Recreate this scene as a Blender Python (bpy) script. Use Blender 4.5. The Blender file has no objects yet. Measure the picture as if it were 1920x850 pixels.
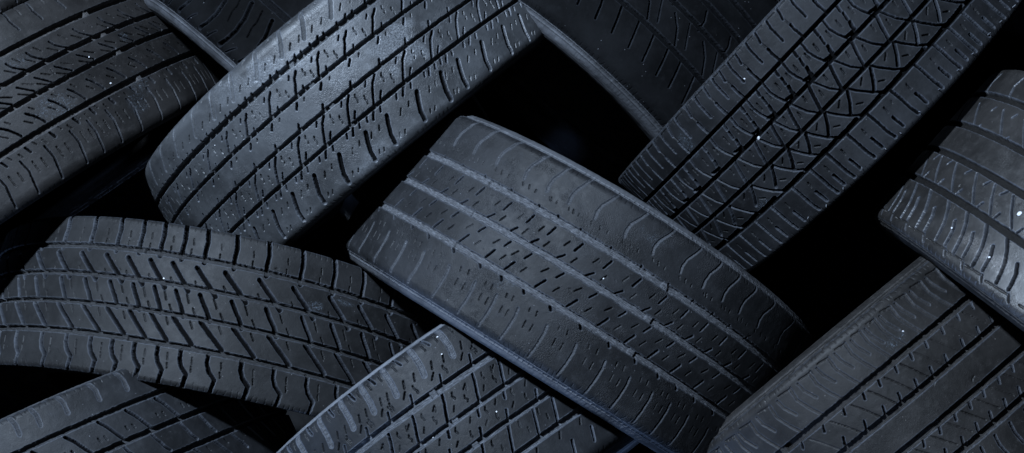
import numpy as np, math
F_PX, CX, CY, CAM_Z = 2210.0, 960.0, 425.0, 1.3
CAM = np.array([0.0, 0.0, CAM_Z])

def frame_of(ty):
    c = np.array(ty['c']); a = np.array(ty['a']); a = a/np.linalg.norm(a)
    v = CAM - c; u = v - a*(v@a); u /= np.linalg.norm(u); w = np.cross(a, u)
    return c, a, u, w

def half_profile(ty):
    """outline of half a tyre from the crown to the bead and back along the liner: (z, r) points, index where the tread ends"""
    R, W = ty['R'], ty['W']; rs = ty.get('rs', .016); cr = ty.get('crown', .003); bl = ty.get('bulge', .003)
    z0 = W/2 + .004 - rs*math.sin(math.radians(68))
    P = [(z0*k/60.0, R - cr*(k/60.0)**2) for k in range(61)]
    for k in range(1, 25):
        an = math.radians(68)*k/24.0
        P.append((z0 + rs*math.sin(an), R - cr - rs*(1-math.cos(an))))
    nt = len(P)
    ze, re = P[-1]
    pts = [(ze+min(.002, bl*.5+.001), re-.006), (ze+bl, re-.016), (ze+bl+.001, re-.030), (ze+bl-.001, re-.046), (ze+bl-.007, re-.062),
           (ze-.011, re-.078), (ze-.016, re-.090), (ze-.018, re-.097), (ze-.022, re-.101), (ze-.028, re-.100), (ze-.031, re-.092),
           (ze-.024, re-.076), (ze-.016, re-.055), (ze-.014, re-.030), (ze-.022, re-.012), (ze-.045, re-.004+.0), (W*.2, R-.017), (0, R-.015)]
    # Catmull-Rom through them
    Q = [P[-1]] + pts + [pts[-1]]
    Q = [P[-2]] + Q
    out = []
    for i in range(1, len(Q)-2):
        p0, p1, p2, p3 = map(np.array, Q[i-1:i+3])
        for k in range(1, 9):
            t = k/8.0
            out.append(tuple(.5*((2*p1)+(-p0+p2)*t+(2*p0-5*p1+4*p2-p3)*t*t+(-p0+3*p1-3*p2+p3)*t**3)))
    return np.array(P), np.array(out)

def resample(P, n=None, step=None):
    d = np.r_[0, np.cumsum(np.linalg.norm(np.diff(P, axis=0), axis=1))]
    if n is None: n = max(4, int(round(d[-1]/step))+1)
    q = np.linspace(0, d[-1], n)
    Z = np.interp(q, d, P[:, 0]); Rr = np.interp(q, d, P[:, 1])
    return q, Z, Rr

def tread_profile(ty, step=.0007):
    P, _ = half_profile(ty)
    q, z, r = resample(P, step=step)
    q = np.r_[-q[:0:-1], q]; z = np.r_[-z[:0:-1], z]; r = np.r_[r[:0:-1], r]
    dz = np.gradient(z); dr = np.gradient(r); L = np.hypot(dz, dr)
    return q, z, r, -dr/L, dz/L      # normal (z, r)

def place(fr, th, z, r):
    c, a, u, w = fr
    return c + r[..., None]*(np.cos(th)[..., None]*u + np.sin(th)[..., None]*w) + z[..., None]*a

def proj(P):
    d = CAM_Z - P[..., 2]
    return np.stack([CX+F_PX*P[..., 0]/d, CY-F_PX*P[..., 1]/d], -1)
TYRES = {
  7: dict(c=(0.0860, -0.1002, -0.3181), a=(-0.5274, -0.8447, 0.0913), R=0.3197, W=0.2124, g=(-0.0445, -0.0038, 0.0376,)),
  3: dict(c=(-0.2188, 0.1783, -0.4147), a=(0.6310, -0.7728, -0.0677), R=0.3200, W=0.1929, g=(-0.0589, -0.0255, 0.0080, 0.0415,)),
  1: dict(c=(-0.7287, 0.1108, -0.4192), a=(0.5582, -0.8169, -0.1453), R=0.3200, W=0.2053, g=(-0.0608, -0.0281, 0.0007, 0.0407,)),
  2: dict(c=(-0.2790, 0.2079, -0.4501), a=(-0.6758, -0.7174, 0.1691), R=0.2900, W=0.1900, g=(0.0132,)),
  4: dict(c=(0.1473, 0.2809, -0.5156), a=(-0.6519, -0.7493, 0.1164), R=0.3200, W=0.2300, g=(-0.0633, -0.0352, -0.0059, 0.0396,)),
  5: dict(c=(0.4294, 0.2106, -0.3593), a=(0.7274, -0.6842, 0.0523), R=0.2999, W=0.1997, g=(-0.0567, -0.0156, 0.0181, 0.0561,)),
  6: dict(c=(0.7640, -0.0981, -0.1172), a=(-0.6174, -0.7702, -0.1602), R=0.3198, W=0.2259, g=(-0.0735, -0.0285, 0.0105, 0.0519,)),
  8: dict(c=(-0.4048, -0.2029, -0.4473), a=(-0.1678, -0.9357, 0.3104), R=0.3601, W=0.1812, g=(-0.0576, -0.0219, 0.0143, 0.0510,)),
  9: dict(c=(-0.6014, -0.3846, -0.2811), a=(0.4691, -0.8749, 0.1207), R=0.3200, W=0.1900, g=(-0.0565, -0.0175, 0.0188,)),
  10: dict(c=(-0.0553, -0.3144, -0.3303), a=(0.5823, -0.7816, 0.2237), R=0.3200, W=0.2200, g=(-0.0513, -0.0121, 0.0227, 0.0587,)),
  11: dict(c=(0.4886, -0.2627, -0.2786), a=(0.6156, -0.7442, 0.2591), R=0.3200, W=0.2260, g=(-0.0550, -0.0146, 0.0230, 0.0601,)),
}
for _n, _b, _dw in ((7, .0095, -.009), (6, .005, -.004), (4, .010, -.006), (2, .009, -.006), (10, .0065, -.004), (11, .0085, -.006), (8, -.006, .006), (1, -.012, .0), (9, .002, -.001), (5, -.003, .003), (3, -.001, .002)):
    TYRES[_n]['bulge'] = _b; TYRES[_n]['W'] += _dw
for _n, _r in ((7, .010), (5, .006), (6, .009), (1, .018), (3, .016), (8, .007), (11, .010), (9, .008)):
    TYRES[_n]['rs'] = _r
for _n, _r in ((7, .0035), (5, .002), (6, .002), (8, .002), (11, .002)):
    TYRES[_n]['crown'] = _r
PATTERNS = {
 7: [
  ([-0.307,-0.2574,-0.2116,-0.1766,-0.1479,-0.118,-0.0856,-0.0474,-0.0105,0.0283,0.0633,0.0919,0.1244,0.1664,0.2052,0.2427,0.2815], 0.1238, [(2.8,1.3,[(0.0,-0.0672),(0.0019,-0.0753),(0.0006,-0.0843),(-0.0051,-0.0953),(-0.009,-0.1054)]),(1.1,1.2,[(-0.0102,-0.0642),(-0.0121,-0.0602)]),(1.1,1.2,[(-0.0204,-0.0632),(-0.021,-0.0602)]),(2.2,3,[(-0.0331,-0.0492),(-0.0344,-0.0462)]),(1.0,1,[(-0.0395,-0.0632),(-0.0414,-0.0602)])]),
  ([-0.2268,-0.1906,-0.1594,-0.132,-0.0996,-0.0652,-0.0277,0.0111,0.048,0.0779,0.1078,0.146,0.188,0.2211,0.2599,0.3032,0.377], 0.1454, [(2.7,1.5,[(0.0,0.0622),(-0.0019,0.0712),(-0.0019,0.0863),(0.0,0.1024)]),(1.2,1.5,[(-0.0134,0.0552),(-0.0146,0.0592)]),(1.2,1.5,[(-0.0242,0.0542),(-0.0255,0.0592)]),(1.1,1.3,[(-0.0172,0.0692),(-0.0178,0.0773)]),(1.1,1.3,[(-0.028,0.0692),(-0.0286,0.0773)]),(2.6,3.4,[(0.0083,0.0421),(0.0051,0.0452)])]),
  ([0.0283,0.0639,0.0926,0.125,0.1664], 0.0926, [(2.2,2.8,[(0.0,-0.0251),(-0.0032,-0.0361)]),(1.3,1.8,[(0.0108,-0.0241),(0.0082,-0.0311)]),(1.3,1.8,[(-0.0032,-0.012),(-0.0058,-0.0191)]),(2.0,2.8,[(0.0108,-0.008),(0.0057,-0.0151)])]),
  ([0.0716,0.0996,0.1371,0.1797], 0.1002, [(2.0,2.8,[(0.0,0.011),(-0.0038,0.003)]),(1.3,1.8,[(0.0146,0.014),(0.0102,0.007)]),(1.3,1.8,[(-0.0038,0.0261),(-0.007,0.0191)]),(2.4,3,[(0.0127,0.0321),(0.0076,0.0201)])]),
 ],
 3: [
  ([-0.0845,-0.0402,0.0016,0.037,0.0768,0.1186,0.1546,0.195,0.24,0.2837,0.3551], 0.0768, [(2.46,5,[(0.0,-0.0488),(0.0032,-0.0459),(0.0064,-0.0439),(0.0109,-0.0369),(0.0167,-0.0299),(0.0193,-0.0249)]),(1.2,3,[(-0.009,-0.0469),(-0.0077,-0.0439),(-0.0084,-0.0409),(-0.0071,-0.0379)]),(1.2,3,[(-0.0167,-0.0389),(-0.0154,-0.0359),(-0.0161,-0.0329),(-0.0148,-0.0299)]),(1.6,4,[(0.0096,-0.0498),(0.0135,-0.0459)]),(1.6,4,[(0.0032,-0.0309),(0.0077,-0.0249)])]),
  ([0.0215,0.0601,0.1006,0.1391,0.1783], 0.1012, [(2.46,4,[(0.0,-0.0189),(0.0039,-0.015)]),(2.46,5,[(0.0148,0.002),(0.0193,0.008)]),(1.2,2,[(-0.0122,-0.0189),(-0.0096,-0.016)])]),
  ([-0.08,-0.0331,0.0067,0.0447,0.0845,0.125,0.1629,0.204], 0.0845, [(2.69,5,[(0.0,0.013),(0.0071,0.0189),(0.0135,0.0279),(0.0212,0.0399)]),(1.3,3,[(-0.0077,0.016),(-0.0058,0.0189),(-0.0064,0.0229),(-0.0045,0.0259)]),(1.3,3,[(-0.0154,0.0239),(-0.0135,0.0279),(-0.0141,0.0309),(-0.0128,0.0339)]),(1.6,4,[(0.0109,0.012),(0.0154,0.0169)]),(2.02,4,[(0.0052,0.0319),(0.0109,0.0379)])]),
  ([-0.0357,0.0048,0.0395,0.0794,0.1205,0.1565,0.1963,0.2432], 0.1205, [(4.2,1.3,[(-0.0174,-0.1007),(-0.0129,-0.0887),(-0.0071,-0.0798),(-0.0013,-0.0718)]),(2.02,4,[(-0.0154,-0.0648),(-0.0071,-0.0558)]),(2.02,4,[(-0.0026,-0.0638),(0.0019,-0.0578)]),(2.02,4,[(-0.0244,-0.0638),(-0.0186,-0.0568)]),(1.1,1.8,[(-0.0199,-0.0788),(-0.0141,-0.0728)]),(1.1,1.8,[(-0.0341,-0.0788),(-0.0283,-0.0728)]),(1.2,2,[(-0.0013,-0.1017),(0.0026,-0.0987)])]),
  ([-0.1276,-0.0993,-0.0607,-0.0138,0.0183,0.0601,0.1012,0.1391,0.1777,0.2195], 0.0594, [(5.0,3.5,[(0.0,0.0598),(0.0052,0.0688),(0.011,0.0807),(0.0129,0.0907)]),(2.02,3,[(-0.0012,0.0459),(0.002,0.0508)]),(2.46,4,[(0.0097,0.0459),(0.0148,0.0518)]),(2.02,3,[(0.0206,0.0459),(0.0238,0.0508)]),(1.3,2.5,[(0.0142,0.0618),(0.018,0.0668)]),(1.3,2.5,[(0.027,0.0628),(0.0322,0.0688)]),(1.3,2,[(-0.007,0.0857),(-0.0038,0.0897)]),(1.3,2,[(0.0,0.0847),(0.0026,0.0887)])]),
 ],
 1: [
  ([-0.1942,-0.1527,-0.1151,-0.0827,-0.0554], -0.0827, [(2,3,[(0.0,-0.0482),(-0.0032,-0.0411),(-0.009,-0.0351),(-0.0162,-0.0291)]),(1.2,2,[(0.0059,-0.0421),(-0.0026,-0.0331)]),(1.2,2,[(0.0182,-0.0502),(0.0136,-0.0421)])]),
  ([-0.1709,-0.1352,-0.1015,-0.0736,-0.0477], -0.0742, [(2,3,[(0.0,-0.0181),(-0.0137,-0.004)]),(1.2,2,[(0.0026,-0.01),(-0.0078,-0.002)]),(1.2,2,[(-0.0085,-0.0181),(-0.0182,-0.011)])]),
  ([-0.2337,-0.1968,-0.1592,-0.1255,-0.0982,-0.0704,-0.0379,-0.0042], -0.0704, [(2.3,3.5,[(0.0,0.014),(-0.0051,0.0201),(-0.0097,0.0281),(-0.0123,0.0341)]),(1.2,2,[(-0.0071,0.01),(-0.0103,0.0151)]),(1.2,2,[(0.0059,0.0211),(0.0,0.0281)])]),
  ([-0.1922,-0.1566,-0.1222,-0.0943,-0.0684,-0.0334,0.0003,0.0327], -0.0943, [(2,3.5,[(0.0,0.0582),(-0.0013,0.0743),(0.0019,0.0903),(0.0038,0.1024)]),(1.3,2,[(-0.0091,0.0662),(-0.0091,0.0803)]),(1.3,2,[(-0.0182,0.0682),(-0.0182,0.0803)]),(2.8,3,[(-0.0117,0.0482),(-0.0137,0.0552)]),(1.3,2,[(-0.002,0.0502),(-0.0039,0.0562)]),(1.3,2,[(0.0084,0.0452),(0.0058,0.0512)])]),
  ([-0.1261,-0.0937], -0.1261, [(1.7,2.5,[(0.0013,-0.1114),(0.0039,-0.0913),(0.0,-0.0773)]),(1.2,2,[(0.0181,-0.1114),(0.0194,-0.0933)])]),
 ],
 8: [
  ([-0.1303,-0.0903,-0.0482,-0.0061,0.0339,0.0696,0.0982,0.1253,0.1532,0.1832,0.2232,0.2675], 0.0989, [(5.0,5,[(0.0029,-0.0914),(0.0007,-0.0794),(0.0007,-0.0663),(-0.0007,-0.0552)]),(1.2,2,[(0.0164,-0.0804),(0.015,-0.0733)]),(1.3,2.5,[(0.0157,-0.0673),(0.015,-0.0593)])]),
  ([-0.1718,-0.1311,-0.0903,-0.0432,-0.0018,0.0396,0.0746,0.1046,0.1332,0.1625,0.1932,0.231,0.2718], 0.1346, [(5.25,5,[(0.0,-0.0452),(-0.0078,-0.0362),(-0.0171,-0.0261),(-0.0243,-0.0171)]),(1.3,2.5,[(-0.0007,-0.0291),(-0.0064,-0.0191)])]),
  ([-0.1425,-0.0996,-0.0611,-0.0175,0.0246,0.0625,0.0925,0.1196,0.1475,0.1782,0.2139,0.2532,0.3003,0.3617], 0.1189, [(4.5,5,[(0.0,-0.0121),(-0.005,-0.003),(-0.01,0.005),(-0.0143,0.0141)]),(1.3,3,[(-0.0128,-0.0121),(-0.0178,-0.001)]),(1.3,3,[(-0.0228,0.004),(-0.0286,0.0141)])]),
  ([-0.1539,-0.1139,-0.0732,-0.0282,0.0146,0.0532,0.0861,0.1139,0.1418,0.1711,0.2053,0.2439,0.2868,0.3453], 0.1139, [(4.75,5,[(0.0,0.0201),(-0.0093,0.0301),(-0.0171,0.0382),(-0.0236,0.0452)]),(1.3,2.5,[(-0.0171,0.0201),(-0.0214,0.0281)])]),
  ([-0.1232,-0.0832,-0.0425,-0.0025,0.0368,0.0696,0.0975,0.1253,0.1546,0.1832,0.2189,0.2582,0.3068], 0.0975, [(4.5,5,[(0.0,0.0552),(-0.0007,0.0653),(-0.0043,0.0743),(-0.0114,0.0824)]),(1.3,2,[(-0.0136,0.0613),(-0.015,0.0693)]),(1.3,2,[(-0.015,0.0723),(-0.0164,0.0784)])]),
 ],
 5: [
  ([-0.0039,0.0307,0.061,0.0889,0.1223,0.163,0.2158], 0.1223, [(2.5,3.2,[(-0.0036,-0.1009),(-0.0012,-0.0919),(-0.0006,-0.0819),(0.0,-0.073)]),(2.25,3,[(0.0152,-0.1019),(0.017,-0.0949),(0.0189,-0.0899)]),(1.5,1,[(0.0189,-0.0899),(0.0182,-0.079)]),(3.0,4.5,[(0.0189,-0.077),(0.0195,-0.071),(0.0189,-0.06)]),(1.5,1.5,[(-0.0036,-0.1009),(-0.0054,-0.1019),(-0.0176,-0.1019)]),(1.5,1.5,[(0.0152,-0.1019),(0.0122,-0.1039),(0.0037,-0.1029)])]),
  ([-0.0513,-0.0161,0.0149,0.0477,0.0756,0.1053,0.1448,0.1915,0.2516], 0.1053, [(2.5,3,[(0.0,-0.053),(0.0019,-0.041),(0.0,-0.03),(-0.0036,-0.02)]),(3.25,4,[(0.0134,-0.054),(0.0146,-0.048)]),(2.75,4,[(0.0152,-0.042),(0.017,-0.035)]),(1.5,2.5,[(0.0061,-0.043),(0.0067,-0.034)]),(1.5,2.5,[(0.0255,-0.043),(0.0267,-0.033)]),(3.75,5,[(0.017,-0.029),(0.0189,-0.024),(0.0189,-0.02),(0.0243,-0.02),(0.0292,-0.021)])]),
  ([-0.098,-0.0568,-0.0209,0.0131,0.0477,0.0762,0.1059,0.1442,0.1885], 0.0762, [(3.5,5,[(0.0,-0.016),(0.0048,-0.002),(0.0097,0.015)]),(2.25,3,[(-0.0037,-0.017),(-0.0073,-0.005),(-0.0109,0.006),(-0.0176,0.017)]),(1.5,2.5,[(0.0115,-0.01),(0.0127,-0.003)]),(1.5,2.5,[(-0.003,-0.001),(-0.0018,0.006)])]),
  ([-0.1199,-0.0859,-0.0471,-0.0112,0.0252,0.058,0.0865,0.1169,0.1569,0.2049], 0.0859, [(3.75,5,[(0.0,0.024),(0.0061,0.035),(0.0121,0.043)]),(2.75,3.5,[(-0.0012,0.019),(-0.0061,0.03),(-0.0152,0.045),(-0.0237,0.054)]),(5.25,5.5,[(-0.0237,0.054),(-0.0358,0.054),(-0.0492,0.053)]),(1.5,2.5,[(0.0115,0.024),(0.017,0.029)]),(1.5,2.5,[(0.003,0.041),(-0.0018,0.045)])]),
  ([-0.1733,-0.146,-0.1175,-0.0853,-0.0446,-0.0076,0.0252,0.058,0.0853,0.1175,0.1575,0.2049], 0.0859, [(3.25,4,[(0.0,0.058),(-0.0006,0.073),(-0.0006,0.0879),(-0.0018,0.0979)]),(3.25,4.5,[(-0.014,0.0819),(-0.0146,0.0959)]),(1.5,2.5,[(-0.0146,0.066),(-0.014,0.073)])]),
 ],
 6: [
  ([0.149,0.1789,0.2107,0.2463,0.2882,0.348,0.4395], 0.2107, [(3.36,5,[(0.0,0.0561),(-0.0089,0.0672),(-0.0159,0.0792),(-0.0197,0.0902),(-0.0223,0.1003)]),(3.36,4.5,[(-0.0254,0.0722),(-0.0312,0.0812),(-0.0343,0.0922),(-0.0356,0.0983)]),(1.5,2,[(-0.0121,0.1043),(-0.0388,0.1023)]),(2.24,2,[(-0.0388,0.1023),(-0.0439,0.1093)])]),
  ([0.1783,0.2075,0.2412,0.2831,0.3384], 0.2412, [(1.6,3.5,[(0.0,0.016),(-0.0121,0.0311),(-0.0273,0.0461)]),(2.24,3,[(-0.0381,0.0401),(-0.0362,0.0471)]),(2.24,3,[(0.0095,0.016),(0.014,0.0221)])]),
  ([0.2393,0.2831,0.348], 0.2825, [(1.6,3.5,[(0.0,-0.0602),(-0.014,-0.0471),(-0.0286,-0.0341)]),(2.24,3,[(0.0172,-0.0602),(0.0197,-0.0561)]),(2.24,3,[(-0.0426,-0.0341),(-0.0407,-0.0301)])]),
  ([0.292,0.3581], 0.292, [(2.46,3,[(0.0064,-0.1043),(0.0102,-0.0922),(0.0,-0.0752)])]),
 ],
 10: [
  ([-0.0469,-0.0061,0.0323,0.0635,0.0948,0.13], -0.0061, [(5.2,2.2,[(-0.0025,-0.1112),(-0.0032,-0.0982),(-0.0025,-0.0852),(0.0,-0.0741)]),(2.46,3,[(0.0211,-0.1162),(0.0154,-0.1012)]),(1.3,2,[(0.0064,-0.1082),(0.0058,-0.0982)]),(1.3,2,[(0.0243,-0.1062),(0.023,-0.0972)]),(1.4,2.5,[(0.009,-0.0832),(0.0128,-0.0751)]),(1.4,2.5,[(-0.0166,-0.0832),(-0.0127,-0.0751)]),(1.4,2.5,[(-0.0108,-0.0711),(-0.0044,-0.0651)]),(1.4,2.5,[(-0.0242,-0.0721),(-0.0236,-0.0691),(-0.0255,-0.0651),(-0.0249,-0.0621)]),(2.24,4,[(-0.0147,-0.0641),(-0.0108,-0.0551)]),(1.2,2,[(0.0179,-0.0701),(0.0179,-0.0681),(0.016,-0.0641),(0.0166,-0.0621)])]),
  ([-0.0872,-0.0514,-0.0099,0.031,0.0655], -0.0099, [(2.69,5,[(0.0,-0.0431),(0.0032,-0.0341),(0.0083,-0.024),(0.0115,-0.016)]),(1.3,2.5,[(-0.0109,-0.0401),(-0.0089,-0.0361),(-0.0102,-0.0321)]),(1.3,2.5,[(-0.0204,-0.0291),(-0.0192,-0.026),(-0.0211,-0.023),(-0.0198,-0.021)]),(1.3,2,[(-0.0294,-0.0391),(-0.0243,-0.0351)]),(1.3,2,[(-0.0045,-0.026),(-0.0006,-0.021)]),(1.3,2,[(0.0134,-0.0391),(0.016,-0.0331)])]),
  ([-0.0706,-0.0342,0.0067], -0.0342, [(2.46,4,[(0.0,-0.009),(0.0032,-0.001)]),(2.46,4,[(0.0109,0.012),(0.0141,0.019)]),(1.3,2.5,[(-0.0076,-0.005),(-0.0057,-0.002),(-0.0064,0.002)]),(1.3,2.5,[(0.0217,0.008),(0.0237,0.012),(0.023,0.015)]),(1.3,2,[(0.0128,-0.005),(0.0166,0.0)]),(1.3,2,[(-0.0019,0.009),(0.0026,0.013)])]),
  ([-0.1146,-0.0859,-0.0514,-0.015], -0.0514, [(2.69,5,[(0.0,0.027),(0.0057,0.0391),(0.0121,0.0531)]),(1.3,2.5,[(0.0255,0.0301),(0.0274,0.0341),(0.0274,0.0361)]),(1.3,2.5,[(0.0191,0.0411),(0.0204,0.0461)])]),
  ([-0.1332,-0.1025], -0.1025, [(2.69,4,[(0.0,0.0822),(0.0057,0.0952)]),(1.5,3,[(0.0057,0.0661),(0.0096,0.0721)])]),
 ],
 11: [
  ([-0.1525,-0.1276,-0.1039,-0.0809,-0.0598,-0.0381,-0.0144,0.0112,0.0393,0.0694,0.1007], -0.0144, [(2.6,1.9,[(0.0077,-0.1017),(0.009,-0.0877),(0.0051,-0.0728),(0.0,-0.0588)]),(2.3,1.9,[(0.0243,-0.1007),(0.0237,-0.0907),(0.0186,-0.0768)]),(1.4,1.2,[(0.0077,-0.1017),(0.0122,-0.1027),(0.0205,-0.1037)]),(1.4,1.2,[(0.0326,-0.0987),(0.032,-0.1027),(0.0384,-0.1017)])]),
  ([-0.0988,-0.0771,-0.0553,-0.0323,-0.0099,0.0176,0.0464,0.0777], -0.0099, [(2.2,4,[(0.0,-0.0498),(0.0025,-0.0439)]),(2.2,4,[(-0.007,-0.0259),(-0.0039,-0.0189)]),(1.1,1.6,[(0.0179,-0.0478),(0.0115,-0.0369),(0.0025,-0.0189)])]),
  ([-0.1564,-0.1334,-0.1103,-0.0892,-0.0688,-0.047,-0.0246], -0.0688, [(2.2,4,[(-0.0006,0.0259),(0.0032,0.0329)]),(2.2,4,[(-0.0102,0.0488),(-0.0064,0.0558)]),(1.1,1.6,[(-0.007,0.0269),(-0.0217,0.0518)])]),
  ([-0.1084,-0.086,-0.0656], -0.1084, [(2.4,3,[(0.0006,0.0698),(0.0038,0.0807),(0.0038,0.0937)])]),
 ],
 9: [
  ([-0.0858,-0.0479,-0.0164,0.0074], -0.0479, [(3.4,1.2,[(0.0032,-0.0967),(-0.0006,-0.0857),(0.0,-0.0737)])]),
  ([-0.2278,-0.1989,-0.1661,-0.1269,-0.0922,-0.0543], -0.1269, [(3.2,4,[(0.0186,-0.0488),(0.0128,-0.0409),(0.0064,-0.0289),(0.0013,-0.0199)]),(1.4,2.5,[(0.0276,-0.0339),(0.0263,-0.0289)]),(1.4,2.5,[(0.0199,-0.0329),(0.0186,-0.0279)])]),
  ([-0.2021,-0.1719,-0.134], -0.1346, [(2.6,4,[(0.0128,-0.0169),(0.0096,-0.007),(0.0064,-0.001),(0.0038,0.006),(0.0,0.011)])]),
  ([-0.2574,-0.2233,-0.1931,-0.1623], -0.1931, [(2.4,4,[(0.0,0.0199),(-0.0174,0.0438)]),(1.3,2.5,[(0.0116,0.0259),(0.0084,0.0319)])]),
 ],
 4: [
  ([-0.1144,-0.0867,-0.0635,-0.0371,-0.0119,0.0177], -0.0364, [(2.4,3,[(0.0,0.0441),(-0.0052,0.0591),(-0.011,0.0781)])]),
  ([-0.1202,-0.0661,-0.0164,0.0287], -0.0661, [(2.2,3,[(0.0271,0.004),(0.0123,0.016),(-0.0006,0.0341)]),(1.8,1.5,[(0.0033,0.0),(-0.0058,0.015),(-0.0141,0.028)])]),
  ([-0.1254,-0.077,-0.0287], -0.077, [(2,3,[(0.0,-0.002),(0.0019,-0.017),(0.0084,-0.028)])]),
 ],
 2: [
  ([0.099,0.1357,0.1747,0.2226], 0.1351, [(5,4,[(0.0047,0.0271),(-0.0036,0.0471),(-0.0071,0.0661),(-0.0059,0.0832),(-0.0012,0.0942)]),(1.5,2.5,[(-0.013,0.0261),(-0.0189,0.0411),(-0.0195,0.0511),(-0.0237,0.0631)]),(1.6,2,[(0.0224,0.0972),(0.013,0.0822)])]),
 ],
}
import bpy, time
OUT_Z = 0.83                      # the pile stands on the ground at z = 0
rng = np.random.default_rng(7)
C = bpy.context.scene.collection

def hash1(i, seed):
    x = np.sin(i*127.1 + seed*311.7)*43758.5453
    return x - np.floor(x)
def noise1(x, seed=0.0):
    i = np.floor(x); f = x-i; f = f*f*(3-2*f)
    return hash1(i, seed)*(1-f) + hash1(i+1, seed)*f
def noise2(x, y, seed=0.0):
    i = np.floor(x); j = np.floor(y); f = x-i; g = y-j; f = f*f*(3-2*f); g = g*g*(3-2*g)
    h = lambda a, b: (lambda v: v-np.floor(v))(np.sin(a*127.1 + b*269.5 + seed*74.7)*43758.5453)
    return (h(i, j)*(1-f)+h(i+1, j)*f)*(1-g) + (h(i, j+1)*(1-f)+h(i+1, j+1)*f)*g
def sstep(a, b, x):
    t = np.clip((x-a)/(b-a), 0, 1); return t*t*(3-2*t)

# per tyre: groove widths and depths (mm), look
G = {
 7: dict(gw=(7.6, 7.2, 7.2), gd=3.8, edge=.45),
 3: dict(gw=(6.6, 4.6, 4.4, 4.8), gd=7.5, edge=.30),
 1: dict(gw=(7.2, 6.0, 6.2, 7.6), gd=7, edge=.35),
 2: dict(gw=(8.0,), gd=6.0, edge=.3),
 4: dict(gw=(6, 6, 6, 6.6), gd=6.5, edge=.3),
 5: dict(gw=(4.6, 5.2, 5.0, 3.0), gd=5.2, gds=(8.0, 7.5, 7.0, 2.0), edge=.15),
 6: dict(gw=(7.4, 7.4, 7.4, 7.8), gd=6.5, edge=.3),
 8: dict(gw=(6.2, 5.2, 5.0, 6.6), gd=6.5, edge=.3),
 9: dict(gw=(6.0, 6.4, 6.0), gd=6.5, edge=.4),
 10: dict(gw=(9.5, 6.4, 6.6, 7.4), gd=7, edge=.2),
 11: dict(gw=(8.5, 7.2, 7.4, 7.2), gd=7.5, edge=.25),
}
BARS = {7: -.0793, 3: .035, 1: -.185, 8: .15, 10: -.003, 11: .1, 5: .2, 6: .1, 9: .1, 4: .05, 2: .0}

def pitch_list(s, lo, hi):
    """the measured feature positions, carried on round the tyre with a gently varying pitch"""
    s = list(s); d = np.diff(s); med = float(np.median(d))
    k0 = 0
    while k0 < len(s)-2 and s[k0+1]-s[k0] > 1.4*med: k0 += 1
    k1 = len(s)-1
    while k1 > k0+1 and s[k1]-s[k1-1] > 1.4*med: k1 -= 1
    s = s[k0:k1+1]
    out = []
    for i in range(len(s)-1):          # fill a gap where one feature was hidden
        out.append(s[i]); n = int(round((s[i+1]-s[i])/med))
        for k in range(1, n): out.append(s[i] + (s[i+1]-s[i])*k/n)
    out.append(s[-1])
    x = out[-1]; i = 0
    while x < hi:
        x += med*(1+.13*math.sin(i*.9+.5)); out.append(x); i += 1
    x = out[0]; i = 0
    while x > lo:
        x -= med*(1+.13*math.sin(i*.9+1.1)); out.insert(0, x); i += 1
    return out, med

DEEP = None
def stroke(H, M, sg, tg, pts, w, d, wob=0.0, mark=1):
    pts = np.array(pts, float); w2 = w/2
    m = w2+.0012
    i0 = np.searchsorted(sg, pts[:, 0].min()-m); i1 = np.searchsorted(sg, pts[:, 0].max()+m)
    j0 = np.searchsorted(tg, pts[:, 1].min()-m); j1 = np.searchsorted(tg, pts[:, 1].max()+m)
    if i1-i0 < 1 or j1-j0 < 1: return
    S, T_ = np.meshgrid(sg[i0:i1], tg[j0:j1], indexing='ij')
    D = np.full(S.shape, 9.0)
    for a, b in zip(pts[:-1], pts[1:]):
        v = b-a; L = max(v@v, 1e-12)
        u = np.clip(((S-a[0])*v[0]+(T_-a[1])*v[1])/L, 0, 1)
        D = np.minimum(D, np.hypot(S-a[0]-u*v[0], T_-a[1]-u*v[1]))
    if w < .0009: d = d*.6
    if wob: D = D + (noise2(S*700, T_*700, wob)-.5)*.0006
    k = 1-sstep(w2-.00035, w2+.00035, D)
    H[i0:i1, j0:j1] = np.minimum(H[i0:i1, j0:j1], -d*k)
    if mark > 0: M[i0:i1, j0:j1] = np.maximum(M[i0:i1, j0:j1], k*mark)
    if mark < 0: DEEP[i0:i1, j0:j1] = np.maximum(DEEP[i0:i1, j0:j1], k)

def theta_rows(ty, fr, z, r, step):
    """angles round the tyre: fine where the photograph looks, coarser behind"""
    th = np.linspace(-math.pi, math.pi, 721)[:-1]
    Z = np.array([z[0], z[len(z)//2], z[-1]]); Rr = np.array([r[0], r[len(r)//2], r[-1]])
    vis = np.zeros(len(th), bool)
    for zz, rr in zip(Z, Rr):
        P_ = place(fr, th, np.full(len(th), zz), np.full(len(th), rr)); q = proj(P_)
        n = np.cos(th)[:, None]*fr[2]+np.sin(th)[:, None]*fr[3]
        face = ((CAM-P_)*n).sum(1) > -.03
        vis |= face & (q[:, 0] > -60) & (q[:, 0] < 1980) & (q[:, 1] > -60) & (q[:, 1] < 910)
    a = th[vis].min()-.03; b = th[vis].max()+.03
    n1 = int((b-a)*ty['R']/step); n2 = int((2*math.pi-(b-a))*ty['R']/(step*3.2))
    fine = np.linspace(a, b, n1, endpoint=False); rest = np.linspace(b, a+2*math.pi, n2, endpoint=False)
    return np.r_[fine, rest]

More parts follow.
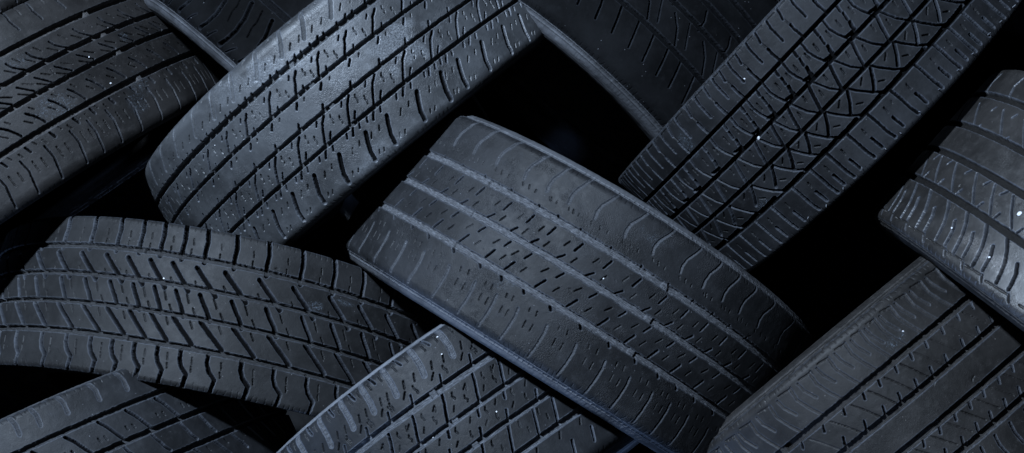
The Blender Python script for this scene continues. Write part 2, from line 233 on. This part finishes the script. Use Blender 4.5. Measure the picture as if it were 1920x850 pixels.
def grid_mesh(name, P_, uv, attr, extra=None):
    """closed in the first direction; quads; smooth; uv in metres; attr = recess mask"""
    n, m = P_.shape[:2]
    me = bpy.data.meshes.new(name)
    me.vertices.add(n*m); me.vertices.foreach_set('co', P_.reshape(-1).astype(np.float32))
    I = np.arange(n)[:, None]*m + np.arange(m-1)[None, :]
    J = ((np.arange(n)+1) % n)[:, None]*m + np.arange(m-1)[None, :]
    Q = np.stack([I, J, J+1, I+1], -1).reshape(-1)
    nf = n*(m-1)
    me.loops.add(nf*4); me.loops.foreach_set('vertex_index', Q.astype(np.int32))
    me.polygons.add(nf); me.polygons.foreach_set('loop_start', np.arange(0, nf*4, 4, dtype=np.int32))
    me.polygons.foreach_set('use_smooth', np.ones(nf, bool))
    me.update(calc_edges=True)
    a = me.attributes.new('recess', 'FLOAT', 'POINT'); a.data.foreach_set('value', attr.reshape(-1).astype(np.float32))
    for nm, arr in (extra or {}).items():
        e = me.attributes.new(nm, 'FLOAT', 'POINT'); e.data.foreach_set('value', arr.reshape(-1).astype(np.float32))
    b = me.attributes.new('along', 'FLOAT_VECTOR', 'POINT')
    v = np.zeros((n*m, 3), np.float32); v[:, :2] = uv.reshape(-1, 2); b.data.foreach_set('vector', v.reshape(-1))
    return me

def link(name, me, mat, parent):
    o = bpy.data.objects.new(name, me); C.objects.link(o); me.materials.append(mat)
    if parent: o.parent = parent
    return o

STEP = .00062
# (s, t, radius along, radius across, strength) in metres
POLISH_HIGHLIGHT = {3: [(0.0665, -0.0728, 0.04, 0.022, 1.0), (0.0235, -0.0588, 0.03, 0.02, 0.8), (-0.0787, 0.006, 0.04, 0.035, 1.0), (-0.0074, -0.0169, 0.03, 0.02, 0.5), (-0.0434, -0.0459, 0.03, 0.02, 0.5), (0.0222, 0.0977, 0.045, 0.02, 0.6), (0.1154, -0.0837, 0.03, 0.02, 0.5)], 6: [(0.1535, 0.0832, 0.05, 0.012, 0.6)]}  # rubbed spots that also carry painted highlights
SMEAR = {5: [(0.1764, -0.067, 0.01, 0.022, 0.8), (0.1636, 0.05, 0.012, 0.01, 0.9), (0.0592, -0.057, 0.006, 0.006, 0.5)], 8: [(-0.0739, -0.0321, 0.012, 0.006, 1), (-0.1082, -0.0462, 0.014, 0.004, 0.9)], 1: [(-0.2111, -0.013, 0.008, 0.006, 0.9), (-0.0755, 0.0261, 0.03, 0.02, 0.5), (-0.0645, -0.0432, 0.02, 0.012, 0.5), (-0.1663, 0.0662, 0.02, 0.02, 0.5), (-0.1877, 0.0482, 0.02, 0.02, 0.5)], 11: [(-0.0835, -0.0698, 0.008, 0.006, 0.6), (-0.0707, -0.0688, 0.01, 0.008, 0.6)], 9: [(-0.1468, -0.0528, 0.012, 0.012, 0.5)], 7: [(-0.0429, -0.0833, 0.02, 0.008, 0.4), (0.0779, 0.0452, 0.01, 0.01, 0.4)]}
def build_tyre(n, label, mat_tread, mat_side):
    ty = TYRES[n]; fr = frame_of(ty); R = ty['R']; g = G[n]
    base = np.array([ty['c'][0], ty['c'][1], ty['c'][2]-R])
    root = bpy.data.objects.new('tyre', None); C.objects.link(root)
    root.empty_display_size = .1
    root.location = (base[0], base[1], base[2]+OUT_Z)
    root['label'] = label; root['category'] = 'tyre'; root['group'] = 'used car tyres laced together in the pile'
    q, z, r, nz, nr = tread_profile(ty, STEP)
    th = theta_rows(ty, fr, z, r, STEP)
    sg = th*R
    S, T_ = np.meshgrid(sg, q, indexing='ij')
    global DEEP
    H = np.zeros(S.shape); M = np.zeros(S.shape); DEEP = np.zeros(S.shape)
    # long grooves
    for i, gt in enumerate(ty['g']):
        w = g['gw'][i]/2000.0; d = (g.get('gds') or [g['gd']]*9)[i]/1000.0
        ed = g['edge']/1000.0
        j0 = np.searchsorted(q, gt-w-.002); j1 = np.searchsorted(q, gt+w+.002)
        wobL = (noise1(sg*420, i+.3+n)-.5)*ed*2 + (noise1(sg*60, i+2.3+n)-.5)*ed*1.2
        wobR = (noise1(sg*420, i+7.3+n)-.5)*ed*2 + (noise1(sg*60, i+9.3+n)-.5)*ed*1.2
        t = q[j0:j1][None, :]-gt
        k = (1-sstep(w-.0004, w+.0004, t+wobR[:, None]))*(1-sstep(w-.0004, w+.0004, -t+wobL[:, None]))
        bar = np.zeros(len(sg)); per = 2*math.pi*R/8.2 if n == 7 else 2*math.pi*R/6
        ph = ((sg-BARS[n]+.003*i+per/2) % per)-per/2
        bar = 1-sstep(.0035, .0046, np.abs(ph))
        dd = d*(1-.62*bar)[:, None]
        dd = dd + .0006*(noise2(S[:, j0:j1]*140, T_[:, j0:j1]*1000, i+.7)-.5)
        H[:, j0:j1] = np.minimum(H[:, j0:j1], -dd*k); M[:, j0:j1] = np.maximum(M[:, j0:j1], k)
    lo, hi = sg[0]-.02, sg[-1]+.02
    for zi, (s, an, strokes) in enumerate(PATTERNS.get(n, [])):
        ps, med = pitch_list(s, lo, hi)
        # local pitch where the cell was measured
        ii = int(np.argmin(np.abs(np.array(ps)-an)))
        for k, x in enumerate(ps):
            loc = (ps[min(k+1, len(ps)-1)]-ps[max(k-1, 0)])/max(1, min(k+1, len(ps)-1)-max(k-1, 0))
            la = (ps[min(ii+1, len(ps)-1)]-ps[max(ii-1, 0)])/max(1, min(ii+1, len(ps)-1)-max(ii-1, 0))
            f = min(1.2, max(.75, loc/la))
            for si, (w, d, pts) in enumerate(strokes):
                jx, jt, jw = rng.normal(0, .0003), rng.normal(0, .00025), rng.uniform(.9, 1.1)
                worn = 1.0
                if w < 1.45: worn = rng.choice([1, 1, 1, .8, .45])
                p = [(x+jx+a*f, b+jt) for a, b in pts]
                ext = {8: .0022, 9: .0022, 3: .001, 10: .001, 5: .001}.get(n, 0) if (w > 2.1 and d > 2.9) else 0
                if n == 8 and ext and max(abs(p[0][1]), abs(p[-1][1])) > .066:      # shoulder cuts leave over the edge
                    o_ = 0 if abs(p[0][1]) > abs(p[-1][1]) else -1
                    p.insert(0 if o_ == 0 else len(p), (p[o_][0]+.0015, math.copysign(q[-1]-.0005, p[o_][1])))
                if ext:            # cross grooves run right into the long ones
                    for e0, e1, ix in ((0, 1, 0), (-1, -2, -1)):
                        v = np.array(p[e0])-np.array(p[e1]); v = v/max(1e-9, np.hypot(*v))*ext
                        p[ix] = (p[ix][0]+v[0], p[ix][1]+v[1])
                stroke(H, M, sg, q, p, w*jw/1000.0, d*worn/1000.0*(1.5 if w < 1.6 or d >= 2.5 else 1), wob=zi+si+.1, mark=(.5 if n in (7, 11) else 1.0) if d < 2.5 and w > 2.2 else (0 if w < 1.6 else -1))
    # worn, slightly uneven running surface; a few cuts and chips
    H += .00035*(noise2(S*35, T_*45, n)-.5) + .00012*(noise2(S*240, T_*240, n+3)-.5)
    for k in range(26):
        x = rng.uniform(sg[0], sg[0]+.9); t0 = rng.uniform(-.08, .08); an = rng.uniform(0, math.pi); L = rng.uniform(.001, .006)
        pts = [(x, t0), (x+L*.5*math.cos(an)+rng.normal(0, .0006), t0+L*.5*math.sin(an)+rng.normal(0, .0006)), (x+L*math.cos(an), t0+L*math.sin(an))]
        stroke(H, M, sg, q, pts, rng.uniform(.0006, .0015), rng.uniform(.0004, .0012), wob=k+.5, mark=False)
    # nicks where the moulding lines end at the shoulder
    sh = ty.get('nick', 1)
    if sh:
        for side in (-1, 1):
            Q = q[-1]; x = lo
            while x < hi:
                x += rng.uniform(.0055, .0105)
                stroke(H, M, sg, q, [(x, side*(Q-.001)), (x+rng.normal(0, .0008), side*(Q-rng.uniform(.005, .009)))], .0010, .0007*sh, mark=False)
    ex = {}
    for nm, tab in (('polish_highlight', POLISH_HIGHLIGHT), ('smear', SMEAR)):
        A = np.zeros(S.shape)
        for (cs, ct, rs_, rt_, st_) in tab.get(n, []):
            dd = np.hypot((S-cs)/rs_, (T_-ct)/rt_) + (noise2(S*90, T_*90, cs)-.5)*.9
            A = np.maximum(A, st_*(1-sstep(.35, 1.1, dd)))
        ex[nm] = A
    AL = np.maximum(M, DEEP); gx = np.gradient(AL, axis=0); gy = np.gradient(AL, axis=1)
    ex['deep'] = np.maximum(DEEP*(1-M), M*{5: 1.0, 6: .75, 8: .35, 4: .8, 2: .8, 11: .3, 3: .3}.get(n, 0))  # mask for shade painted inside cuts and grooves
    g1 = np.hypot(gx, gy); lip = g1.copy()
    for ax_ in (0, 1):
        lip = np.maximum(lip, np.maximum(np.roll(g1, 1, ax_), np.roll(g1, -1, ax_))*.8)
    lip = lip*np.clip(1-AL*1.6, 0, 1)*(1-.6*sstep(0, .3, M))          # worn block lips with highlights painted pale, not the wall below
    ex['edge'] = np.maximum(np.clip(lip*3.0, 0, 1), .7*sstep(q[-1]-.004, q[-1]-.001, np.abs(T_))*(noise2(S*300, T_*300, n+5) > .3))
    zz = z[None, :] + H*nz[None, :]; rr = r[None, :] + H*nr[None, :]
    P_ = place(fr, np.broadcast_to(th[:, None], zz.shape), zz, rr) - base
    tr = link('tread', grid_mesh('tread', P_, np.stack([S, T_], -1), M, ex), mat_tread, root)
    # sidewalls with the inner liner
    _, out = half_profile(ty)
    Pt, _ = half_profile(ty)
    start = np.array([[z[-1], r[-1]]])
    full = np.vstack([start, out])
    d = np.r_[0, np.cumsum(np.linalg.norm(np.diff(full, axis=0), axis=1))]
    qq = np.r_[np.arange(0, .062, .0008), np.arange(.062, d[-1]-.004, .004), d[-1]]
    Zs = np.interp(qq, d, full[:, 0]); Rs = np.interp(qq, d, full[:, 1])
    dz = np.gradient(Zs, qq); dr = np.gradient(Rs, qq); L = np.hypot(dz, dr); NZ = -dr/L; NR = dz/L
    th2 = theta_rows(ty, fr, z, r, .001)
    for side in (1, -1):
        s2 = th2*R; S2, Q2 = np.meshgrid(s2, qq, indexing='ij')
        H2 = np.zeros(S2.shape); M2 = np.zeros(S2.shape)
        def ring(a, b, h):
            k = sstep(a-.0004, a+.0004, qq)*(1-sstep(b-.0004, b+.0004, qq)); return h*k[None, :]
        H2 += ring(.0012, .0028, .0007) + ring(.0088, .0104, .0008) + ring(.0235, .0245, .0005) + ring(.030, .0312, .0006) + ring(.052, .056, .0009)
        # rungs between the two rings under the shoulder
        ph = (s2/.0068) % 1.0; rung = ((ph < .17)*1.0)*(noise1(np.floor(s2/.0068)*7.7, n) > .2)
        H2 += rung[:, None]*ring(.0028, .0088, .0008 if n in (7, 6) else .0002)
        # fine knurled band further down
        ph = (s2/.0026) % 1.0
        H2 += .00025*np.abs(np.sin(math.pi*ph))[:, None]*((qq > .034) & (qq < .049))[None, :]
        H2 += .0003*(noise2(S2*120, Q2*300, n+side)-.5)*(qq < .06)[None, :]
        M2 = np.clip(H2/.0007, 0, 1)*(qq < .03)[None, :]*(noise2(S2*160, Q2*400, n+8) > .25)
        H2 += .0005*(noise2(S2*500, Q2*160, n+side+.5)-.5)*(qq < .02)[None, :]
        zz = (Zs[None, :] + H2*NZ[None, :])*side; rr = Rs[None, :] + H2*NR[None, :]
        P2 = place(fr, np.broadcast_to(th2[:, None], zz.shape), zz, rr) - base
        if side < 0: P2 = P2[::-1]; S2u = S2[::-1]; Q2u = Q2[::-1]
        else: S2u, Q2u = S2, Q2
        link('sidewall', grid_mesh('sidewall', P2, np.stack([S2u, Q2u], -1), M2), mat_side, root)
    return root

# ---------------------------------------------------------------- materials
def rubber(name, base=.020, dust=.5, groove=.6, rough=.5, crack=.5, side=.03, tint=(.92, .97, 1.08), seed=0.0, spec=.5, gcol=.125, edge=.7):
    m = bpy.data.materials.new(name); m.use_nodes = True; nt = m.node_tree; N = nt.nodes; Lk = nt.links
    b = N['Principled BSDF']
    def nd(t, **kw):
        x = N.new(t)
        for k, v in kw.items(): setattr(x, k, v)
        return x
    at = nd('ShaderNodeAttribute', attribute_name='along')
    mp = nd('ShaderNodeVectorMath', operation='ADD'); Lk.new(at.outputs['Vector'], mp.inputs[0]); mp.inputs[1].default_value = (seed*3.7, seed*1.9, seed)
    V = mp.outputs[0]
    rc = nd('ShaderNodeAttribute', attribute_name='recess')
    def noise(scale, detail=4, rough_=.6, vec=None, dist=0.0):
        x = nd('ShaderNodeTexNoise'); x.inputs['Scale'].default_value = scale; x.inputs['Detail'].default_value = detail
        x.inputs['Roughness'].default_value = rough_; x.inputs['Distortion'].default_value = dist
        Lk.new(vec if vec is not None else V, x.inputs['Vector']); return x.outputs['Fac']
    def ramp(x, a, c, va=0.0, vb=1.0):
        r_ = nd('ShaderNodeMapRange', interpolation_type='SMOOTHSTEP'); Lk.new(x, r_.inputs['Value'])
        r_.inputs['From Min'].default_value = a; r_.inputs['From Max'].default_value = c
        r_.inputs['To Min'].default_value = va; r_.inputs['To Max'].default_value = vb; return r_.outputs[0]
    def mth(op, x, y):
        r_ = nd('ShaderNodeMath', operation=op)
        for i_, v in enumerate((x, y)):
            if isinstance(v, (int, float)): r_.inputs[i_].default_value = v
            else: Lk.new(v, r_.inputs[i_])
        return r_.outputs[0]
    def mixc(f, c1, c2):
        r_ = nd('ShaderNodeMix', data_type='RGBA'); Lk.new(f, r_.inputs[0]) if not isinstance(f, float) else None
        for i_, v in ((6, c1), (7, c2)):
            if isinstance(v, tuple): r_.inputs[i_].default_value = (*v, 1)
            else: Lk.new(v, r_.inputs[i_])
        return r_.outputs[2]
    col = lambda k: tuple(k*t for t in tint)
    big = noise(14, 5, .6); mid = noise(70, 5, .65); fine = noise(900, 3, .7)
    grain = noise(2600, 2, .6)
    c0 = mixc(ramp(big, .35, .68), col(base*.68), col(base*1.5))
    c1 = mixc(mth('MULTIPLY', ramp(mid, .5, .75), .55), c0, col(base*2.1))
    # film of dust: speckles
    sp = mth('MULTIPLY', ramp(fine, .62, .70), ramp(mid, .38, .62))
    c2 = mixc(mth('MULTIPLY', sp, dust), c1, col(.10))
    vs = nd('ShaderNodeTexVoronoi'); vs.inputs['Scale'].default_value = 230; Lk.new(V, vs.inputs['Vector'])
    sep = nd('ShaderNodeSeparateColor'); Lk.new(vs.outputs['Color'], sep.inputs[0])
    dots = mth('MULTIPLY', mth('LESS_THAN', vs.outputs['Distance'], .11), mth('GREATER_THAN', sep.outputs[0], .93))
    c2 = mixc(mth('MULTIPLY', dots, ramp(big, .35, .6, .2, .9)), c2, col(.16))
    # scuffs, pale and patchy
    st = nd('ShaderNodeVectorMath', operation='MULTIPLY'); Lk.new(V, st.inputs[0]); st.inputs[1].default_value = (1, 2.2, 1)
    sc = mth('MULTIPLY', ramp(noise(26, 8, .75, st.outputs[0], 1.2), .66, .76), ramp(noise(500, 3, .7), .42, .6))
    c3 = mixc(mth('MULTIPLY', sc, .6*dust), c2, (.085, .1, .12))
    # settled dust in the grooves, streaked along the tread
    s2 = nd('ShaderNodeVectorMath', operation='MULTIPLY'); Lk.new(V, s2.inputs[0]); s2.inputs[1].default_value = (.12, 1, 1)
    streak = mth('MULTIPLY', ramp(noise(1100, 4, .7, s2.outputs[0]), .38, .64, .25, 1.0), ramp(noise(150, 4, .7), .3, .7, .6, 1.15))
    c4 = mixc(mth('MULTIPLY', mth('MULTIPLY', rc.outputs['Fac'], groove), streak), c3, col(gcol))
    pol = nd('ShaderNodeAttribute', attribute_name='polish_highlight').outputs['Fac']
    sme = nd('ShaderNodeAttribute', attribute_name='smear').outputs['Fac']
    sm = mth('MULTIPLY', sme, ramp(noise(520, 6, .85, None, 1.2), .52, .66))
    c5 = mixc(mth('MULTIPLY', pol, ramp(noise(420, 5, .8), .4, .62, .1, .9)), c4, col(.15))  # rubbed patches, their highlights painted pale into the colour
    c6 = mixc(sm, c5, (.17, .21, .26))
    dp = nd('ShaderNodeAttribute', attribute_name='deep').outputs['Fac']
    c6 = mixc(mth('MULTIPLY', dp, .97), c6, col(.003))  # shade inside the grooves painted near black into the colour
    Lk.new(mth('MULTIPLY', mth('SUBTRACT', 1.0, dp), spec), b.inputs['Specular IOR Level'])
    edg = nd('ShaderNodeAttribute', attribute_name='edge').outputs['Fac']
    c7 = mixc(mth('MULTIPLY', edg, mth('MULTIPLY', ramp(mid, .25, .7, .35, 1.0), edge)), c6, (.105, .12, .15))  # bright edge highlights painted as a pale tone on worn lips
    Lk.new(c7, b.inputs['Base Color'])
    rg = mth('ADD', ramp(mid, .3, .75, rough-.04, rough+.1), mth('MULTIPLY', rc.outputs['Fac'], .25))
    rg = mth('SUBTRACT', mth('ADD', rg, mth('MULTIPLY', sp, .15)), mth('MULTIPLY', pol, .14))
    Lk.new(rg, b.inputs['Roughness'])
    # bumps: grain, leathery crazing, low waves
    vo = nd('ShaderNodeTexVoronoi', feature='DISTANCE_TO_EDGE'); vo.inputs['Scale'].default_value = 520
    wv = nd('ShaderNodeVectorMath', operation='ADD'); dn = nd('ShaderNodeTexNoise'); dn.inputs['Scale'].default_value = 220; Lk.new(V, dn.inputs['Vector'])
    sc2 = nd('ShaderNodeVectorMath', operation='SCALE'); Lk.new(dn.outputs['Color'], sc2.inputs[0]); sc2.inputs['Scale'].default_value = .005
    Lk.new(V, wv.inputs[0]); Lk.new(sc2.outputs[0], wv.inputs[1])
    sv = nd('ShaderNodeVectorMath', operation='MULTIPLY'); Lk.new(wv.outputs[0], sv.inputs[0]); sv.inputs[1].default_value = (1, .45, 1)
    Lk.new(sv.outputs[0], vo.inputs['Vector'])
    crz = mth('MULTIPLY', ramp(vo.outputs['Distance'], 0.0, .25), mth('MULTIPLY', ramp(noise(22, 3), .45, .65), crack))
    hsum = mth('ADD', mth('MULTIPLY', grain, .35), mth('ADD', mth('MULTIPLY', fine, .9), mth('MULTIPLY', crz, 1.6)))
    hsum = mth('ADD', hsum, mth('MULTIPLY', noise(380, 4, .75), 1.1))
    hsum = mth('ADD', hsum, mth('ADD', mth('MULTIPLY', mid, 2.0), mth('MULTIPLY', mth('MULTIPLY', streak, rc.outputs['Fac']), 2.2)))
    bp = nd('ShaderNodeBump'); bp.inputs['Strength'].default_value = .75; bp.inputs['Distance'].default_value = .00026
    Lk.new(hsum, bp.inputs['Height']); Lk.new(bp.outputs[0], b.inputs['Normal'])
    return m

LOOK = {
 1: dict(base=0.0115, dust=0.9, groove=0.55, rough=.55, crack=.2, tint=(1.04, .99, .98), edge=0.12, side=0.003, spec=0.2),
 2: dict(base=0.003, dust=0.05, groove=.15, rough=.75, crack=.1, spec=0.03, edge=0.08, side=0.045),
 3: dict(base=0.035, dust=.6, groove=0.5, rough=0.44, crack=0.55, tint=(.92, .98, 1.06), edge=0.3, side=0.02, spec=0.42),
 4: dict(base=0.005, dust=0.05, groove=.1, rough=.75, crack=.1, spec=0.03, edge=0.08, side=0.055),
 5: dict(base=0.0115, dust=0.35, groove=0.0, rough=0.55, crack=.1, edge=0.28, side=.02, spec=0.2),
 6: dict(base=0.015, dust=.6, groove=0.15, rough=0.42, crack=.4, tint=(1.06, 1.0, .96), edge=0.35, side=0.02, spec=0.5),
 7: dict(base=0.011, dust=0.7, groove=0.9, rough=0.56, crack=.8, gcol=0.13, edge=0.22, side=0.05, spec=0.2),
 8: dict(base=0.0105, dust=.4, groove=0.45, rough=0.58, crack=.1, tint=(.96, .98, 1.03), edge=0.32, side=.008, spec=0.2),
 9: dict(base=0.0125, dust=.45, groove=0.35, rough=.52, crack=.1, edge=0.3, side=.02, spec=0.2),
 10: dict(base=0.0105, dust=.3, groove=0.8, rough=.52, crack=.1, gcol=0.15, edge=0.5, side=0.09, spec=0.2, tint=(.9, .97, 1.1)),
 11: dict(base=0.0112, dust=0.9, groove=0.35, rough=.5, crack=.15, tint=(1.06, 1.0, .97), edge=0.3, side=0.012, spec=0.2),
}
LABEL = {
 7: 'large worn tyre lying diagonally across the centre with three wide dusty grooves',
 3: 'scuffed shiny tyre with zigzag sipes and rubbed patches with painted highlights, upper left of centre',
 1: 'dusty tyre with fine slanting sipes filling the upper left corner of the pile',
 2: 'dark tyre with broad curved shoulder slots tucked behind the scuffed shiny tyre at the top',
 4: 'very dark smooth tyre with bare shoulder and few slanted cuts, leaning at top centre',
 5: 'tyre with a net of triangular tread blocks, upper right of the pile',
 6: 'tyre with glossy finger shaped shoulder lugs at the right edge of the pile',
 8: 'chunky block tread tyre with deep slanted cross grooves at the left, arching nearly level',
 9: 'tyre with one bald shoulder band and curved square blocks, bottom left corner',
 10: 'tyre with pale rimmed edge, S shaped sipes and one wide flat groove, bottom centre',
 11: 'wide rib tyre with comb like paired shoulder slots, bottom right corner',
}
TYRE_OBJ = {}
for n in TYRES:
    L_ = dict(LOOK[n])
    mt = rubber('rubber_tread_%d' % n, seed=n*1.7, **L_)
    L_['base'] = L_.get('side', .03); L_['spec'] = .25 if L_['base'] > .01 else .03; L_['crack'] = .2; L_['rough'] = min(.62, L_['rough']+.08)
    ms = rubber('rubber_sidewall_%d' % n, seed=n*1.7+9, **L_)
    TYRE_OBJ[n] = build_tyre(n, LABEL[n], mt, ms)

# unseen tyre, added out of frame to shade inside the upper left ring
src = TYRE_OBJ[1]; shade_tyre = src.copy(); C.objects.link(shade_tyre)
ax = np.array(TYRES[1]['a']); off = -ax*.245
shade_tyre.location = (src.location[0]+off[0], src.location[1]+off[1], src.location[2]+off[2]-.10)
shade_tyre['label'] = 'unseen tyre added beyond the upper left corner tyre to shade its inside'
for ch in list(src.children):
    c_ = ch.copy(); C.objects.link(c_); c_.parent = shade_tyre
# ---------------------------------------------------------------- ground
def ground():
    me = bpy.data.meshes.new('ground'); s = 30
    me.from_pydata([(-s, -s, 0), (s, -s, 0), (s, s, 0), (-s, s, 0)], [], [(0, 1, 2, 3)])
    m = bpy.data.materials.new('black_earth'); m.use_nodes = True; nt = m.node_tree; b = nt.nodes['Principled BSDF']
    n_ = nt.nodes.new('ShaderNodeTexNoise'); n_.inputs['Scale'].default_value = 60; n_.inputs['Detail'].default_value = 8
    tc = nt.nodes.new('ShaderNodeTexCoord'); nt.links.new(tc.outputs['Object'], n_.inputs['Vector'])
    cr = nt.nodes.new('ShaderNodeValToRGB'); cr.color_ramp.elements[0].color = (.0003, .0003, .0004, 1); cr.color_ramp.elements[1].color = (.0008, .0008, .001, 1)
    nt.links.new(n_.outputs['Fac'], cr.inputs[0]); nt.links.new(cr.outputs[0], b.inputs['Base Color'])
    bp = nt.nodes.new('ShaderNodeBump'); bp.inputs['Distance'].default_value = .01; nt.links.new(n_.outputs['Fac'], bp.inputs['Height']); nt.links.new(bp.outputs[0], b.inputs['Normal'])
    b.inputs['Roughness'].default_value = 1; b.inputs['Specular IOR Level'].default_value = .0
    o = link('ground', me, m, None); o['kind'] = 'structure'
ground()

# ---------------------------------------------------------------- camera, lamps
sc = bpy.context.scene
cd = bpy.data.cameras.new('camera'); co = bpy.data.objects.new('camera', cd); C.objects.link(co)
co.location = (0, 0, CAM_Z+OUT_Z); cd.sensor_width = 36; cd.lens = F_PX/1920*36; cd.clip_end = 100; cd.clip_start = .05
sc.camera = co
import mathutils
def area(name, loc, target, size, power, color, size_y=None):
    l = bpy.data.lights.new(name, 'AREA'); l.energy = power; l.color = color; l.size = size
    if size_y: l.shape = 'RECTANGLE'; l.size_y = size_y
    o = bpy.data.objects.new(name, l); C.objects.link(o)
    o.location = (loc[0], loc[1], loc[2]+OUT_Z)
    v = mathutils.Vector(target)-mathutils.Vector(loc); o.rotation_euler = v.to_track_quat('-Z', 'Y').to_euler()
    return o
area('key_lamp', (-.86, 1.08, 1.5), (0, 0, -.1), .1, 128, (.64, .79, 1.0))
area('rim_lamp', (-1.7, -1.9, .35), (0, -.1, -.1), .4, 46, (.36, .56, 1.0))
area('fill_lamp', (.3, .3, 2.6), (0, 0, 0), 1.5, .6, (.75, .85, 1.0))
w = bpy.data.worlds.new('World'); sc.world = w; w.use_nodes = True
w.node_tree.nodes['Background'].inputs[0].default_value = (0, 0, 0, 1)
sc.view_settings.view_transform = 'Standard'; sc.view_settings.look = 'None'; sc.view_settings.gamma = 1
sc.view_settings.exposure = 0
sc.cycles.use_denoising = True
sc.cycles.max_bounces = 5

# ---------------------------------------------------------------- grit on the treads
def on_tyre(n, s, t, lift=0.0):
    ty = TYRES[n]; fr = frame_of(ty); q, z, r, nz, nr = tread_profile(ty, .001)
    zz = np.interp(t, q, z); rr = np.interp(t, q, r); a_, b_ = np.interp(t, q, nz), np.interp(t, q, nr)
    th = s/ty['R']
    P_ = place(fr, np.array(th), np.array(zz+a_*lift), np.array(rr+b_*lift))
    er = math.cos(th)*fr[2]+math.sin(th)*fr[3]; nrm = a_*fr[1]+b_*er; nrm /= np.linalg.norm(nrm)
    return P_, nrm
gm = bpy.data.materials.new('pale_grit'); gm.use_nodes = True; gb = gm.node_tree.nodes['Principled BSDF']
gn = gm.node_tree.nodes.new('ShaderNodeTexNoise'); gn.inputs['Scale'].default_value = 1500
gr = gm.node_tree.nodes.new('ShaderNodeValToRGB'); gr.color_ramp.elements[0].color = (.3, .31, .33, 1); gr.color_ramp.elements[1].color = (.85, .86, .88, 1)
gm.node_tree.links.new(gn.outputs['Fac'], gr.inputs[0]); gm.node_tree.links.new(gr.outputs[0], gb.inputs['Base Color']); gb.inputs['Roughness'].default_value = .7
GRIT = [
 (1, -0.1469, -0.009, 1.5, 'upper white grit speck on the dusty corner tyre at upper left'),
 (1, -0.1501, 0.0321, 1.5, 'lower white grit speck on the dusty corner tyre at upper left'),
 (8, 0.1118, -0.0261, 1.5, 'white grit speck on the chunky block tread tyre at the left'),
 (3, 0.1796, -0.0479, 0.9, 'tiny pale grit speck on the scuffed zigzag sipe tyre'),
 (5, 0.0993, -0.013, 2.4, 'large oval white crumb among the triangular tread blocks'),
 (5, 0.058, -0.074, 1.2, 'small white crumb on the notched shoulder of the triangle block tyre'),
 (7, -0.015, -0.0151, 1.0, 'small white grit speck on the central diagonal tyre'),
 (6, 0.1567, 0.0291, 3.0, 'largest white crumb, on the rib of the right edge tyre'),
 (6, 0.2132, 0.0802, 1.3, 'left white speck in the shoulder lugs of the right edge tyre'),
 (6, 0.1497, 0.0832, 1.4, 'right white speck in the shoulder lugs of the right edge tyre'),
 (10, -0.0367, -0.0832, 1.1, 'middle white speck by the pale rim of the bottom centre tyre'),
 (10, -0.0495, 0.007, 1.4, 'white speck on the middle rib of the bottom centre tyre'),
 (10, -0.0444, -0.1032, 1.3, 'topmost white speck at the pale rim of the bottom centre tyre'),
 (10, 0.0252, -0.011, 0.8, 'lowest white speck on the bottom centre tyre'),
 (11, -0.0886, -0.0728, 1.2, 'white speck on the slotted shoulder of the bottom right tyre'),
]
import bmesh
for i, (n, s, t, rad, lab) in enumerate(GRIT):
    p, nrm = on_tyre(n, s, t, .0004)
    bm = bmesh.new(); bmesh.ops.create_icosphere(bm, subdivisions=2, radius=rad*.6/1000.0)
    for v in bm.verts:
        v.co *= 1 + .8*(noise1(np.array(v.co.x*1300+v.co.y*900+i), 1.0)-.5); v.co.z *= .5; v.co.x *= 1.25
    me = bpy.data.meshes.new('grit_speck'); bm.to_mesh(me); bm.free()
    o = link('grit_speck', me, gm, None)
    o.location = (p[0], p[1], p[2]+OUT_Z)
    o.rotation_euler = (mathutils.Vector(nrm).to_track_quat('Z', 'Y') @ mathutils.Quaternion((0, 0, 1), i*1.3)).to_euler()
    o['label'] = lab; o['category'] = 'grit'; o['group'] = 'white specks of grit on the tyres'

# moulding hairs left standing along the lower shoulder of the tyre with triangular blocks
root5 = TYRE_OBJ[5]
ms5 = bpy.data.materials.new('rubber_hair'); ms5.use_nodes = True
ms5.node_tree.nodes['Principled BSDF'].inputs['Base Color'].default_value = (.16, .17, .19, 1); ms5.node_tree.nodes['Principled BSDF'].inputs['Roughness'].default_value = .6
for i in range(13):
    s = -.235+i*.0305+rng.normal(0, .003)
    p, nrm = on_tyre(5, s, .0985+rng.normal(0, .001), 0)
    bm = bmesh.new()
    bmesh.ops.create_cone(bm, cap_ends=True, segments=8, radius1=.00055, radius2=.00035, depth=rng.uniform(.004, .007))
    for v in bm.verts: v.co.z += .002; v.co.x += v.co.z**2*rng.uniform(10, 22)
    me = bpy.data.meshes.new('rubber_hair'); bm.to_mesh(me); bm.free()
    o = link('rubber_hair', me, ms5, root5)
    w_ = mathutils.Vector((p[0], p[1], p[2]+OUT_Z))-root5.location
    o.location = w_; o.rotation_euler = mathutils.Vector(nrm).to_track_quat('Z', 'Y').to_euler()
